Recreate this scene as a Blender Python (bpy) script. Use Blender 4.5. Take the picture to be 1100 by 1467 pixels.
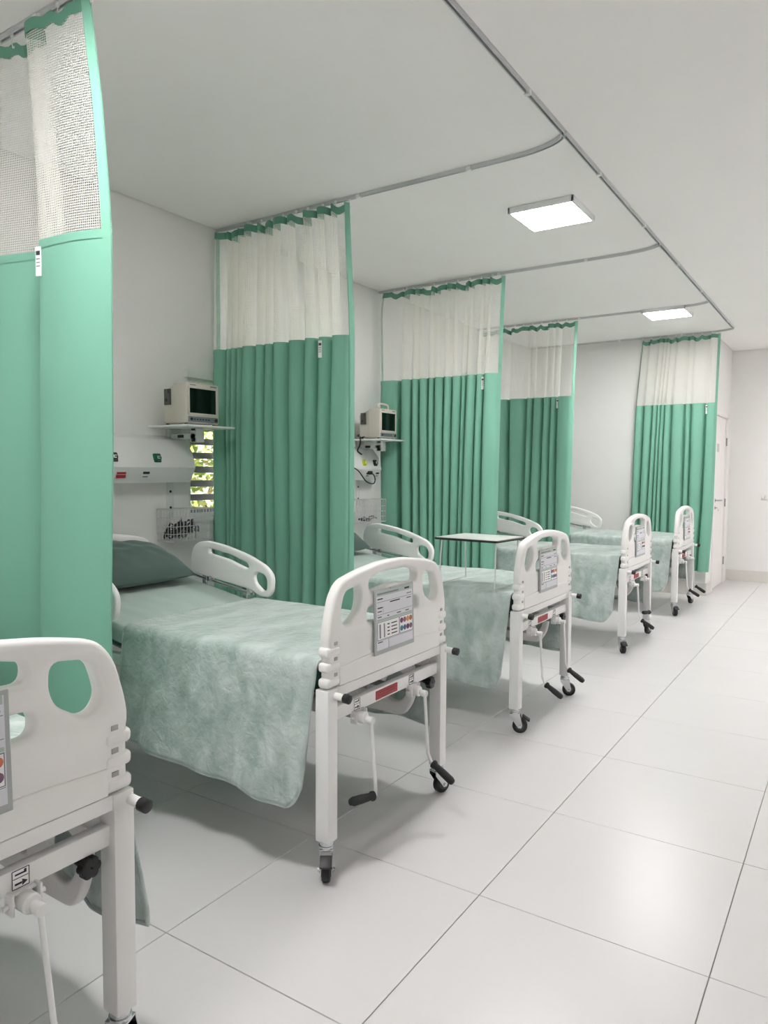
import bpy, bmesh, math, random
from mathutils import Vector, Matrix, noise
PI = math.pi
for o in list(bpy.data.objects): bpy.data.objects.remove(o)
scn = bpy.context.scene
C = scn.collection
# ------------------------------------------------------------------ camera (solved from the floor grid; 1100x1467 frame)
F_PX, YAW, PITCH, ROLL, CAM_H = 1038.45, -0.5805, -0.0552, 0.0047, 1.4
fw = Vector((math.sin(YAW)*math.cos(PITCH), math.cos(YAW)*math.cos(PITCH), math.sin(PITCH)))
rt = fw.cross(Vector((0, 0, 1))).normalized(); up = rt.cross(fw)
rt2 = math.cos(ROLL)*rt + math.sin(ROLL)*up; up2 = -math.sin(ROLL)*rt + math.cos(ROLL)*up
cam_d = bpy.data.cameras.new('camera'); cam = bpy.data.objects.new('camera', cam_d); C.objects.link(cam)
cam_d.sensor_fit = 'HORIZONTAL'; cam_d.sensor_width = 36; cam_d.lens = F_PX/1100*36
cam_d.clip_start = 0.05
cam.matrix_world = Matrix(((rt2.x, up2.x, -fw.x, 0), (rt2.y, up2.y, -fw.y, 0), (rt2.z, up2.z, -fw.z, CAM_H), (0, 0, 0, 1)))
scn.camera = cam
# ------------------------------------------------------------------ world, sun, exposure
world = bpy.data.worlds.new('world'); scn.world = world; world.use_nodes = True
wn = world.node_tree; bg = wn.nodes['Background']
sky = wn.nodes.new('ShaderNodeTexSky'); sky.sky_type = 'NISHITA'; sky.sun_disc = False
sky.sun_elevation = math.radians(52); sky.sun_rotation = math.radians(170)
wn.links.new(sky.outputs[0], bg.inputs[0]); bg.inputs[1].default_value = 0.35
sun_d = bpy.data.lights.new('sun', 'SUN'); sun_d.energy = 18.0; sun_d.angle = 0.01; sun_d.color = (1, .95, .85)
sun = bpy.data.objects.new('sun', sun_d); C.objects.link(sun)
sun.rotation_euler = Vector((-0.2, 0.75, -1.0)).to_track_quat('-Z', 'Y').to_euler()
sun.location = (-5, -4, 8)
LAMP = 60.0
vs = scn.view_settings
vs.view_transform = 'Standard'; vs.look = 'None'; vs.gamma = 1; vs.use_curve_mapping = False; vs.exposure = 0.55
scn.cycles.transparent_max_bounces = 24
scn.cycles.max_bounces = 12; scn.cycles.diffuse_bounces = 6
# ------------------------------------------------------------------ materials
def s2l(c): return tuple(((v/255)/12.92 if v/255 <= .04045 else ((v/255+.055)/1.055)**2.4) for v in c)
MATS = {}
def mat(name, rgb, rough=.5, metal=0, bump=None, var=None, sheen=0, coat=0, spec=None):
    """principled material; bump=(scale,strength), var=(scale,amount) noise tint of the colour"""
    m = bpy.data.materials.new(name); m.use_nodes = True; nt = m.node_tree
    b = nt.nodes['Principled BSDF']; col = (*s2l(rgb), 1)
    b.inputs['Base Color'].default_value = col; b.inputs['Roughness'].default_value = rough; b.inputs['Metallic'].default_value = metal
    if spec is not None: b.inputs['Specular IOR Level'].default_value = spec
    if sheen: b.inputs['Sheen Weight'].default_value = sheen; b.inputs['Sheen Roughness'].default_value = .4
    if coat: b.inputs['Coat Weight'].default_value = coat
    tc = nt.nodes.new('ShaderNodeTexCoord')
    sc, am = var if var else (6, .02)
    n = nt.nodes.new('ShaderNodeTexNoise'); n.inputs['Scale'].default_value = sc; n.inputs['Detail'].default_value = 4
    nt.links.new(tc.outputs['Object'], n.inputs['Vector'])
    r = nt.nodes.new('ShaderNodeMapRange'); r.inputs['From Min'].default_value = .3; r.inputs['From Max'].default_value = .7
    r.inputs['To Min'].default_value = 1-am; r.inputs['To Max'].default_value = 1+am
    nt.links.new(n.outputs['Fac'], r.inputs['Value'])
    mx = nt.nodes.new('ShaderNodeVectorMath'); mx.operation = 'SCALE'; mx.inputs[0].default_value = col[:3]
    nt.links.new(r.outputs[0], mx.inputs['Scale']); nt.links.new(mx.outputs[0], b.inputs['Base Color'])
    if bump:
        n2 = nt.nodes.new('ShaderNodeTexNoise'); n2.inputs['Scale'].default_value = bump[0]; n2.inputs['Detail'].default_value = 3
        nt.links.new(tc.outputs['Object'], n2.inputs['Vector'])
        bp = nt.nodes.new('ShaderNodeBump'); bp.inputs['Strength'].default_value = bump[1]; bp.inputs['Distance'].default_value = .01
        nt.links.new(n2.outputs['Fac'], bp.inputs['Height']); nt.links.new(bp.outputs[0], b.inputs['Normal'])
    MATS[name] = m; return m
mat('wall', (235, 234, 232), .75, bump=(60, .05), var=(1.5, .012))
mat('ceiling', (243, 241, 239), .85, var=(1.2, .01))
mat('tile', (214, 212, 212), .30, var=(2.0, .012), bump=(9, .006))
mat('grout', (150, 148, 146), .9)
mat('baseboard', (216, 213, 207), .45)
mat('bed_plastic', (236, 234, 232), .34, bump=(220, .015))
mat('bed_metal', (232, 231, 230), .3, var=(5, .015))
mat('pocket_shade', (168, 168, 166), .6)  # grey of flat chips on the board, recess shade put into the colour
mat('grey_metal', (150, 155, 152), .4, metal=.3)
mat('chrome', (205, 207, 208), .2, metal=1.0)
mat('rubber', (24, 24, 25), .5)
mat('dark_plastic', (38, 38, 39), .45)
mat('wheel_grey', (70, 70, 72), .5)
mat('red', (163, 38, 48), .4)
mat('darkred', (120, 22, 32), .4)
mat('ink', (45, 45, 52), .6)
mat('ink_grey', (128, 132, 138), .6)
mat('paper', (222, 222, 228), .45)
mat('paper_head', (176, 192, 184), .5)
mat('paper_box', (196, 198, 204), .5)
mat('holder', (172, 176, 176), .3)
mat('sticker', (240, 240, 240), .4)
mat('mattress', (46, 92, 78), .5)
mat('pillow', (70, 90, 84), .75, bump=(70, .12), var=(8, .05), sheen=.2)
mat('alu', (206, 207, 208), .4, metal=.25)
mat('track_slot', (60, 60, 62), .6)
mat('white_plastic', (235, 235, 233), .4)
mat('panel_white', (222, 223, 221), .42, var=(3, .01))
mat('green_outlet', (20, 92, 70), .4)
mat('yellow_outlet', (196, 206, 40), .4)
mat('monitor_case', (208, 202, 190), .5, var=(8, .02), bump=(180, .02))
mat('monitor_panel', (112, 124, 128), .45)
mat('monitor_grille', (84, 82, 78), .5)
mat('screen', (6, 16, 13), .08)
mat('cable', (40, 42, 44), .5)
mat('cable_grey', (120, 122, 124), .5)
mat('wire', (222, 223, 222), .3)
mat('slat', (142, 136, 143), .5, var=(5, .06))
mat('window_frame', (225, 228, 226), .35)
mat('door', (238, 234, 233), .4)
mat('tabletop', (205, 208, 204), .3, var=(20, .02))
mat('tag', (235, 238, 236), .5)
mat('lamp_body', (236, 236, 236), .4)
mat('ground', (120, 128, 84), .9)
mat('stem', (92, 74, 50), .8)
for i, c in enumerate([(118, 58, 110), (160, 92, 120), (216, 170, 96), (204, 116, 84), (60, 140, 150), (92, 84, 140), (104, 48, 84), (128, 96, 120)]): mat('dot%d' % i, c, .5)
for i, c in enumerate([(176, 190, 88), (132, 158, 70), (214, 214, 140), (196, 160, 110)]): mat('leaf%d' % i, c, .55)
# sheet: crisp cotton with fine wrinkles
mat('sheet', (172, 188, 181), .7, bump=(14, .25), var=(5, .03))
# lamp diffuser
m = bpy.data.materials.new('lamp_diffuser'); m.use_nodes = True; nt = m.node_tree; nt.nodes.clear()
e = nt.nodes.new('ShaderNodeEmission'); e.inputs[0].default_value = (1, .977, .972, 1); e.inputs[1].default_value = LAMP
ou = nt.nodes.new('ShaderNodeOutputMaterial'); nt.links.new(e.outputs[0], ou.inputs[0]); MATS['lamp_diffuser'] = m
# plush fleece: crushed nap; silvery sheen is painted in by the lighter ramp colour
m = bpy.data.materials.new('fleece'); m.use_nodes = True; nt = m.node_tree; b = nt.nodes['Principled BSDF']
tc = nt.nodes.new('ShaderNodeTexCoord')
mp = nt.nodes.new('ShaderNodeMapping'); mp.inputs['Scale'].default_value = (5.0, 2.2, 3.4); nt.links.new(tc.outputs['Object'], mp.inputs[0])
n1 = nt.nodes.new('ShaderNodeTexNoise'); n1.inputs['Scale'].default_value = 2.2; n1.inputs['Detail'].default_value = 6; n1.inputs['Distortion'].default_value = .35
nt.links.new(mp.outputs[0], n1.inputs['Vector'])
cr = nt.nodes.new('ShaderNodeValToRGB'); cr.color_ramp.elements[0].position = .36; cr.color_ramp.elements[0].color = (*s2l((160, 177, 171)), 1)
cr.color_ramp.elements[1].position = .66; cr.color_ramp.elements[1].color = (*s2l((198, 209, 205)), 1)
nt.links.new(n1.outputs['Fac'], cr.inputs[0]); nt.links.new(cr.outputs[0], b.inputs['Base Color'])
b.inputs['Roughness'].default_value = .62; b.inputs['Sheen Weight'].default_value = .6; b.inputs['Sheen Roughness'].default_value = .35
n2 = nt.nodes.new('ShaderNodeTexNoise'); n2.inputs['Scale'].default_value = 30; n2.inputs['Detail'].default_value = 6; n2.inputs['Distortion'].default_value = .5
nt.links.new(tc.outputs['Object'], n2.inputs['Vector'])
ad = nt.nodes.new('ShaderNodeMath'); ad.operation = 'MULTIPLY_ADD'; ad.inputs[1].default_value = .5
nt.links.new(n2.outputs['Fac'], ad.inputs[0]); nt.links.new(n1.outputs['Fac'], ad.inputs[2])
bp = nt.nodes.new('ShaderNodeBump'); bp.inputs['Strength'].default_value = .8; bp.inputs['Distance'].default_value = .018
nt.links.new(ad.outputs[0], bp.inputs['Height']); nt.links.new(bp.outputs[0], b.inputs['Normal']); MATS['fleece'] = m
# curtain cloth: diffuse with a little light coming through
def cloth(name, rgb, trans):
    m = bpy.data.materials.new(name); m.use_nodes = True; nt = m.node_tree; b = nt.nodes['Principled BSDF']
    tc = nt.nodes.new('ShaderNodeTexCoord'); n = nt.nodes.new('ShaderNodeTexNoise'); n.inputs['Scale'].default_value = 3
    nt.links.new(tc.outputs['Object'], n.inputs['Vector'])
    r = nt.nodes.new('ShaderNodeMapRange'); r.inputs['To Min'].default_value = .97; r.inputs['To Max'].default_value = 1.03
    nt.links.new(n.outputs['Fac'], r.inputs['Value'])
    mx = nt.nodes.new('ShaderNodeVectorMath'); mx.operation = 'SCALE'; mx.inputs[0].default_value = s2l(rgb)
    nt.links.new(r.outputs[0], mx.inputs['Scale']); nt.links.new(mx.outputs[0], b.inputs['Base Color'])
    b.inputs['Roughness'].default_value = .55; b.inputs['Specular IOR Level'].default_value = .3
    t = nt.nodes.new('ShaderNodeBsdfTranslucent'); nt.links.new(mx.outputs[0], t.inputs[0])
    s = nt.nodes.new('ShaderNodeMixShader'); s.inputs[0].default_value = trans
    nt.links.new(b.outputs[0], s.inputs[1]); nt.links.new(t.outputs[0], s.inputs[2])
    nt.links.new(s.outputs[0], nt.nodes['Material Output'].inputs[0]); MATS[name] = m; return m
cloth('curtain', (128, 184, 162), .07)
cloth('curtain_hem', (104, 158, 136), .04)
# netting: threads of a square grid on the cloth's own coordinates, gaps see-through
m = bpy.data.materials.new('net'); m.use_nodes = True; nt = m.node_tree; nt.nodes.clear()
uvn = nt.nodes.new('ShaderNodeUVMap'); sp = nt.nodes.new('ShaderNodeSeparateXYZ'); nt.links.new(uvn.outputs[0], sp.inputs[0])
def thread(sock):
    a = nt.nodes.new('ShaderNodeMath'); a.operation = 'MULTIPLY'; a.inputs[1].default_value = 1/.0085; nt.links.new(sock, a.inputs[0])
    f = nt.nodes.new('ShaderNodeMath'); f.operation = 'FRACT'; nt.links.new(a.outputs[0], f.inputs[0])
    l = nt.nodes.new('ShaderNodeMath'); l.operation = 'LESS_THAN'; l.inputs[1].default_value = .23; nt.links.new(f.outputs[0], l.inputs[0]); return l
ta, tb = thread(sp.outputs[0]), thread(sp.outputs[1])
mxx = nt.nodes.new('ShaderNodeMath'); mxx.operation = 'MAXIMUM'; nt.links.new(ta.outputs[0], mxx.inputs[0]); nt.links.new(tb.outputs[0], mxx.inputs[1])
d = nt.nodes.new('ShaderNodeBsdfDiffuse'); d.inputs[0].default_value = (*s2l((246, 245, 240)), 1)
t = nt.nodes.new('ShaderNodeBsdfTranslucent'); t.inputs[0].default_value = (*s2l((246, 244, 236)), 1)
s1 = nt.nodes.new('ShaderNodeMixShader'); s1.inputs[0].default_value = .45; nt.links.new(d.outputs[0], s1.inputs[1]); nt.links.new(t.outputs[0], s1.inputs[2])
tr = nt.nodes.new('ShaderNodeBsdfTransparent'); s2 = nt.nodes.new('ShaderNodeMixShader')
nt.links.new(mxx.outputs[0], s2.inputs[0]); nt.links.new(tr.outputs[0], s2.inputs[1]); nt.links.new(s1.outputs[0], s2.inputs[2])
ou = nt.nodes.new('ShaderNodeOutputMaterial'); nt.links.new(s2.outputs[0], ou.inputs[0]); MATS['net'] = m
# window glass
m = bpy.data.materials.new('glass'); m.use_nodes = True; nt = m.node_tree; nt.nodes.clear()
tr = nt.nodes.new('ShaderNodeBsdfTransparent'); gl = nt.nodes.new('ShaderNodeBsdfGlossy'); gl.inputs['Roughness'].default_value = .02
s = nt.nodes.new('ShaderNodeMixShader'); s.inputs[0].default_value = .04
nt.links.new(tr.outputs[0], s.inputs[1]); nt.links.new(gl.outputs[0], s.inputs[2])
ou = nt.nodes.new('ShaderNodeOutputMaterial'); nt.links.new(s.outputs[0], ou.inputs[0]); MATS['glass'] = m

# ------------------------------------------------------------------ helpers
class MB:
    """collects shapes into one mesh; every face carries a material slot"""
    def __init__(s): s.v = []; s.f = []; s.mi = []; s.names = []; s.cur = 0; s.uv = None
    def use(s, name):
        if name not in s.names: s.names.append(name)
        s.cur = s.names.index(name); return s
    def add(s, vs_, fs):
        o = len(s.v); s.v += [tuple(v) for v in vs_]; s.f += [tuple(i+o for i in f) for f in fs]; s.mi += [s.cur]*len(fs); return s
    def bm(s, b, M=None):
        b.verts.index_update(); vs_ = [(M @ v.co if M else v.co) for v in b.verts]
        fs = [[v.index for v in f.verts] for f in b.faces]; s.add(vs_, fs); b.free(); return s
    def box(s, c, d, bev=0, M=None, seg=2):
        b = bmesh.new(); bmesh.ops.create_cube(b, size=1)
        for v in b.verts: v.co = Vector((v.co.x*d[0]+c[0], v.co.y*d[1]+c[1], v.co.z*d[2]+c[2]))
        if bev: bmesh.ops.bevel(b, geom=b.edges[:]+b.verts[:], offset=bev, segments=seg, affect='EDGES', profile=.5)
        return s.bm(b, M)
    def span(s, a, b, bev=0): return s.box([(a[i]+b[i])/2 for i in range(3)], [abs(b[i]-a[i]) for i in range(3)], bev)
    def tube(s, pts, r, n=10, closed=False, cap=True):
        pts = [Vector(p) for p in pts]; N = len(pts); rs = r if isinstance(r, (list, tuple)) else [r]*N
        vs_, fs = [], []; prev = None
        for i, p in enumerate(pts):
            if closed: t = pts[(i+1) % N]-pts[i-1]
            else: t = pts[min(i+1, N-1)]-pts[max(i-1, 0)]
            t.normalize()
            if prev is None: a = t.orthogonal().normalized()
            else: a = (prev-t*prev.dot(t)); a = a.normalized() if a.length > 1e-6 else t.orthogonal().normalized()
            prev = a; bb = t.cross(a)
            for k in range(n):
                an = 2*PI*k/n; vs_.append(p+(a*math.cos(an)+bb*math.sin(an))*rs[i])
        for i in range(N if closed else N-1):
            j = (i+1) % N
            for k in range(n): fs.append((i*n+k, i*n+(k+1) % n, j*n+(k+1) % n, j*n+k))
        if cap and not closed: fs.append(tuple(reversed(range(n)))); fs.append(tuple((N-1)*n+k for k in range(n)))
        return s.add(vs_, fs)
    def disc(s, c, axis, r, h, n=20, bev=0):  # cylinder centred at c along axis
        a = Vector(axis).normalized(); c = Vector(c)
        if bev: return s.tube([c-a*h/2, c-a*(h/2-1e-5), c-a*(h/2-bev), c+a*(h/2-bev), c+a*(h/2-1e-5), c+a*h/2], [r-bev, r-bev*.9, r, r, r-bev*.9, r-bev], n)
        return s.tube([c-a*h/2, c+a*h/2], r, n)
    def quad(s, a, b, c, d): return s.add([a, b, c, d], [(0, 1, 2, 3)])
    def grid(s, rows, uvs=None):  # rows of equal length points
        n = len(rows[0]); vs_ = [p for r in rows for p in r]
        fs = [(i*n+j, i*n+j+1, (i+1)*n+j+1, (i+1)*n+j) for i in range(len(rows)-1) for j in range(n-1)]
        if uvs is not None:
            s.uv = (s.uv or []) + [u for r in uvs for u in r]
        return s.add(vs_, fs)
    def mesh(s, name, material=None, smooth=40):
        me = bpy.data.meshes.new(name); me.from_pydata(s.v, [], s.f)
        if material: me.materials.append(MATS[material])
        else:
            for n in s.names: me.materials.append(MATS[n])
            me.polygons.foreach_set('material_index', s.mi)
        if s.uv:
            l = me.uv_layers.new(name='UVMap')
            for lp in me.loops: l.data[lp.index].uv = s.uv[lp.vertex_index]
        me.validate(); me.update()
        if smooth:
            me.polygons.foreach_set('use_smooth', [True]*len(me.polygons)); me.set_sharp_from_angle(angle=math.radians(smooth))
        return me
def link(name, me, parent=None, loc=(0, 0, 0), rot=(0, 0, 0)):
    o = bpy.data.objects.new(name, me); C.objects.link(o); o.parent = parent; o.location = loc; o.rotation_euler = rot; return o
def build(mb, name, material=None, parent=None, loc=(0, 0, 0), rot=(0, 0, 0), smooth=40):
    return link(name, mb.mesh(name, material, smooth), parent, loc, rot)
def tag(o, label=None, cat=None, group=None, kind=None):
    if label: o['label'] = label
    if cat: o['category'] = cat
    if group: o['group'] = group
    if kind: o['kind'] = kind
    return o
def empty(name, loc, rz=0):
    o = bpy.data.objects.new(name, None); C.objects.link(o); o.location = loc; o.rotation_euler = (0, 0, rz); o.empty_display_size = .1; return o
def copy_tree(o, parent=None):
    c = o.copy(); C.objects.link(c); c.parent = parent
    for ch in list(o.children): copy_tree(ch, c)
    return c
def struct(mb, name, material, parent=None, smooth=None):
    o = build(mb, name, material, parent, smooth=smooth)
    if parent is None: o['kind'] = 'structure'
    return o
def roundpoly(pts, r, n=5):
    out = []; N = len(pts)
    for i in range(N):
        p = Vector(pts[i]); a = Vector(pts[i-1])-p; b = Vector(pts[(i+1) % N])-p
        rr = r[i] if isinstance(r, (list, tuple)) else r
        d = min(rr, a.length*.48, b.length*.48); p0 = p+a.normalized()*d; p1 = p+b.normalized()*d
        for k in range(n+1):
            t = k/n; q = p0*(1-t)**2+p*2*t*(1-t)+p1*t*t; out.append((q.x, q.y))
    return out
def plate(loops, thick, bevel, plane, off=0):
    """flat plate with holes and rounded rims. loops[0] outline, others holes; plane 'yz' or 'xz'"""
    cu = bpy.data.curves.new('tmp', 'CURVE'); cu.dimensions = '2D'; cu.fill_mode = 'BOTH'
    cu.extrude = max(thick/2-bevel, .0005); cu.bevel_depth = bevel; cu.bevel_resolution = 2; cu.offset = -bevel
    for lp in loops:
        sp_ = cu.splines.new('POLY'); sp_.points.add(len(lp)-1); sp_.use_cyclic_u = True
        for i, q in enumerate(lp): sp_.points[i].co = (q[0], q[1], 0, 1)
    ob = bpy.data.objects.new('tmp', cu); C.objects.link(ob)
    dg = bpy.context.evaluated_depsgraph_get(); me = bpy.data.meshes.new_from_object(ob.evaluated_get(dg))
    bpy.data.objects.remove(ob); bpy.data.curves.remove(cu)
    for v in me.vertices:
        a, b_, c = v.co
        v.co = (c+off, a, b_) if plane == 'yz' else (a, -c+off, b_)
    b_ = bmesh.new(); b_.from_mesh(me); bmesh.ops.remove_doubles(b_, verts=b_.verts, dist=1e-5); b_.to_mesh(me); b_.free()
    me.polygons.foreach_set('use_smooth', [True]*len(me.polygons)); me.set_sharp_from_angle(angle=math.radians(38))
    return me
def catmull(pts, per=6):
    out = []; n = len(pts)
    for i in range(n-1):
        p0, p1, p2, p3 = pts[max(i-1, 0)], pts[i], pts[i+1], pts[min(i+2, n-1)]
        for k in range(per):
            t = k/per
            out.append(tuple(.5*((2*b)+(-a+c)*t+(2*a-5*b+4*c-d)*t*t+(-a+3*b-3*c+d)*t**3) for a, b, c, d in zip(p0, p1, p2, p3)))
    out.append(tuple(pts[-1])); return out
def lerp_tab(tab, z):
    if z <= tab[0][0]: return tab[0][1]
    for (z0, v0), (z1, v1) in zip(tab, tab[1:]):
        if z <= z1: return v0+(v1-v0)*(z-z0)/(z1-z0)
    return tab[-1][1]

# ------------------------------------------------------------------ the room
XW, XR, YN, YB, YF, HC = -3.6, 2.3, -3.0, 8.9, 10.42, 2.982   # head wall, right wall, wall behind, bay end wall, far wall, ceiling
XD = -1.44                                                     # wall with the door
WY0, WY1, WZ0, WZ1 = 3.205, 4.0, 1.105, 1.995                  # window opening
T = .18
# floor: grout bed with single tiles on it
floor = struct(MB().span((XW-T, YN-T, -.12), (XR+T, YF+T, -.004)), 'floor', 'grout')
TS, GX, GY, GAP = .7055, -.304, 2.125, .003
tile_cache = {}
def tile_mesh(w, d):
    k = (round(w, 3), round(d, 3))
    if k not in tile_cache: tile_cache[k] = MB().box((0, 0, -.004), (w-GAP, d-GAP, .008), .0009, seg=1).mesh('tile', 'tile', None)
    return tile_cache[k]
i0 = math.floor((XW-GX)/TS); i1 = math.ceil((XR-GX)/TS); j0 = math.floor((YN-GY)/TS); j1 = math.ceil((YF-GY)/TS)
for i in range(i0, i1):
    for j in range(j0, j1):
        xa, xb = max(GX+i*TS, XW), min(GX+(i+1)*TS, XR); ya, yb = max(GY+j*TS, YN), min(GY+(j+1)*TS, YF)
        if (xb <= XD and ya >= YB) or xb-xa < .02 or yb-ya < .02: continue
        link('tile', tile_mesh(xb-xa, yb-ya), floor, ((xa+xb)/2, (ya+yb)/2, 0))
# ceiling with a shadow gap along the head wall and the bay end wall
g = .012
mb = MB(); mb.span((XW+g, YN+g, HC), (XR-g, YB-g, HC+.03)); mb.span((XD+g, YB-g, HC), (XR-g, YF-g, HC+.03)); mb.span((XW-T, YN-T, HC+.03), (XR+T, YF+T, HC+.15))
struct(mb, 'ceiling', 'ceiling')
mb = MB()
mb.span((XW-T, YN-T, -.1), (XW, WY0, HC+.03)); mb.span((XW-T, WY1, -.1), (XW, YF+T, HC+.03))
mb.span((XW-T, WY0, -.1), (XW, WY1, WZ0)); mb.span((XW-T, WY0, WZ1), (XW, WY1, HC+.03))
struct(mb, 'wall_left', 'wall')
struct(MB().span((XR, YN-T, -.1), (XR+T, YF+T, HC+.03)), 'wall_right', 'wall')
struct(MB().span((XW, YN-T, -.1), (XR, YN, HC+.03)), 'wall_near', 'wall')
struct(MB().span((XW, YB, -.1), (XD-.1, YB+.1, HC+.03)), 'wall_back', 'wall')
struct(MB().span((XD-.1, YF, -.1), (XR, YF+T, HC+.03)), 'wall_far', 'wall')
DY0, DY1, DZ = 9.27, 10.14, 2.11
mb = MB(); mb.span((XD-.1, YB, -.1), (XD, DY0, HC+.03)); mb.span((XD-.1, DY1, -.1), (XD, YF, HC+.03)); mb.span((XD-.1, DY0, DZ), (XD, DY1, HC+.03))
struct(mb, 'wall_door', 'wall')
BH = .145
struct(MB().span((XW, YN, 0), (XW+.012, YB-.012, BH), .002), 'baseboard_left', 'baseboard')
struct(MB().span((XW, YB-.012, 0), (XD, YB, BH), .002), 'baseboard_back', 'baseboard')
struct(MB().span((XD, YF-.012, 0), (XR, YF, BH), .002), 'baseboard_far', 'baseboard')
struct(MB().span((XR-.012, YN, 0), (XR, YF-.012, BH), .002), 'baseboard_right', 'baseboard')
struct(MB().span((XD, YB, 0), (XD+.012, DY0-.06, BH), .002), 'baseboard_door', 'baseboard')
# door: leaf, frame, lever handle, lock, hinges
door = struct(MB().span((XD-.05, DY0+.025, .006), (XD-.01, DY1-.025, DZ-.02), .003), 'door_1', 'door')
mb = MB()
mb.span((XD-.09, DY0-.055, 0), (XD+.014, DY0+.022, DZ+.05), .003); mb.span((XD-.09, DY1-.022, 0), (XD+.014, DY1+.055, DZ+.05), .003)
mb.span((XD-.09, DY0-.055, DZ-.018), (XD+.014, DY1+.055, DZ+.05), .003)
build(mb, 'door_frame', 'door', door)
build(MB().span((XD-.008, DY0+.03, .965), (XD+.0, DY0+.075, 1.155), .003), 'strike_plate', 'dark_plastic', door)
mb = MB(); mb.disc((XD, DY0+.115, 1.08), (1, 0, 0), .024, .012); mb.tube([(XD, DY0+.115, 1.08), (XD+.05, DY0+.115, 1.08), (XD+.055, DY0+.13, 1.08), (XD+.055, DY0+.24, 1.078)], .009)
build(mb, 'door_handle', 'chrome', door)
mb = MB(); mb.disc((XD, DY0+.115, .99), (1, 0, 0), .02, .014); mb.tube([(XD, DY0+.115, .99), (XD+.03, DY0+.115, .99)], .006)
mb.disc((XD+.04, DY0+.115, .965), (1, .2, 0), .013, .004)
build(mb, 'lock_with_key', 'chrome', door)
for z in (.29, 1.03, 1.8): build(MB().tube([(XD+.006, DY1-.02, z-.05), (XD+.006, DY1-.02, z+.05)], .009), 'hinge', 'grey_metal', door)
build(MB().span((XD-.01, DY0+.22, 1.66), (XD-.006, DY0+.36, 1.76)), 'door_sign', 'paper_box', door)
# window: frame, glass, slats; hedge and ground outside
win = empty('window_1', (XW-.06, (WY0+WY1)/2, WZ0)); win['kind'] = 'structure'
hw, hh = (WY1-WY0)/2, WZ1-WZ0
mb = MB(); f = .022
mb.span((-.05, -hw, 0), (.05, -hw+f, hh), .002); mb.span((-.05, hw-f, 0), (.05, hw, hh), .002)
mb.span((-.05, -hw, 0), (.05, hw, f), .002); mb.span((-.05, -hw, hh-f), (.05, hw, hh), .002)
build(mb, 'window_frame', 'window_frame', win)
build(MB().span((-.002-.04, -hw+f, f), (.002-.04, hw-f, hh-f)), 'pane', 'glass', win)
mb = MB(); mb.span((.06, -hw-.03, hh+.0), (.085, hw+.03, hh+.055), .003); build(mb, 'window_head', 'window_frame', win)
mb = MB(); mb.span((.0, -hw-.02, -.03), (.095, hw+.02, 0), .003); build(mb, 'window_sill', 'window_frame', win)
sl = MB().box((0, 0, 0), (.012, 2*hw-2*f, .042), .002).mesh('slat', 'slat')
for k in range(10): link('slat', sl, win, (0, 0, .03+.0916*k))
ground = tag(build(MB().span((-16, -6, -.4), (XW-T-.02, 16, -.3)), 'ground_outside', 'ground', smooth=None), kind='structure')
random.seed(5)
hedge = empty('hedge', (-4.95, 4.6, -.3)); tag(hedge, 'sunlit green hedge seen through the slatted window', 'hedge')
mb = MB()
for k in range(24): mb.tube([(random.uniform(-.2, .2), -3+k*.26, 0), (random.uniform(-.3, .3), -3+k*.26+random.uniform(-.2, .2), 1.2), (random.uniform(-.3, .3), -3+k*.26+random.uniform(-.3, .3), 2.5)], [.03, .02, .008], 6)
build(mb, 'stems', 'stem', hedge)
mb = MB()
for k in range(16000):
    c = Vector((random.uniform(-.45, .45), random.uniform(-3.1, 3.3), random.uniform(.1, 3.0)))
    mb.use('leaf%d' % random.choice([0, 0, 1, 1, 2, 2, 3]))
    a = Vector((random.gauss(0, 1), random.gauss(0, 1), random.gauss(0, 1))).normalized(); b_ = a.orthogonal().normalized(); s_ = random.uniform(.025, .055)
    mb.quad(c-a*s_, c-b_*s_*.5, c+a*s_, c+b_*s_*.5)
tag(build(mb, 'leaves', None, hedge, smooth=None), kind='stuff')

# ------------------------------------------------------------------ ceiling lamps
def lamp(x, y, label):
    o = empty('ceiling_lamp', (x, y, HC)); tag(o, label, 'lamp', 'square ceiling panel lamps'); h = .20
    mb = MB()
    for sx in (-1, 1):
        mb.span((sx*h, -h, -.036), (sx*(h-.014), h, 0), .002); mb.span((-h, sx*h, -.036), (h, sx*(h-.014), 0), .002)
    build(mb, 'frame', 'lamp_body', o)
    build(MB().span((-h+.014, -h+.014, -.006), (h-.014, h-.014, 0)), 'back_plate', 'lamp_body', o)
    build(MB().span((-h+.015, -h+.015, -.033), (h-.015, h-.015, -.028)), 'diffuser', 'lamp_diffuser', o, smooth=None)
lamp(-1.62, 4.31, 'square white ceiling lamp above the second and third beds, nearer of the two in view')
lamp(-1.63, 7.52, 'square white ceiling lamp near the far curtain, smaller in view')
lamp(-1.62, 1.08, 'square white ceiling lamp above the nearest beds, outside the picture')
for q_, y_ in enumerate((5.9, 9.1)):  # aisle pair is added out of view to brighten the far end
    lamp(1.0, y_, 'added unseen lamp over the aisle, brightening the far end, %s from the far wall' % ('second', 'first')[q_])
lamp(-1.62, -2.1, 'square white ceiling lamp behind the camera, outside the picture')

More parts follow.
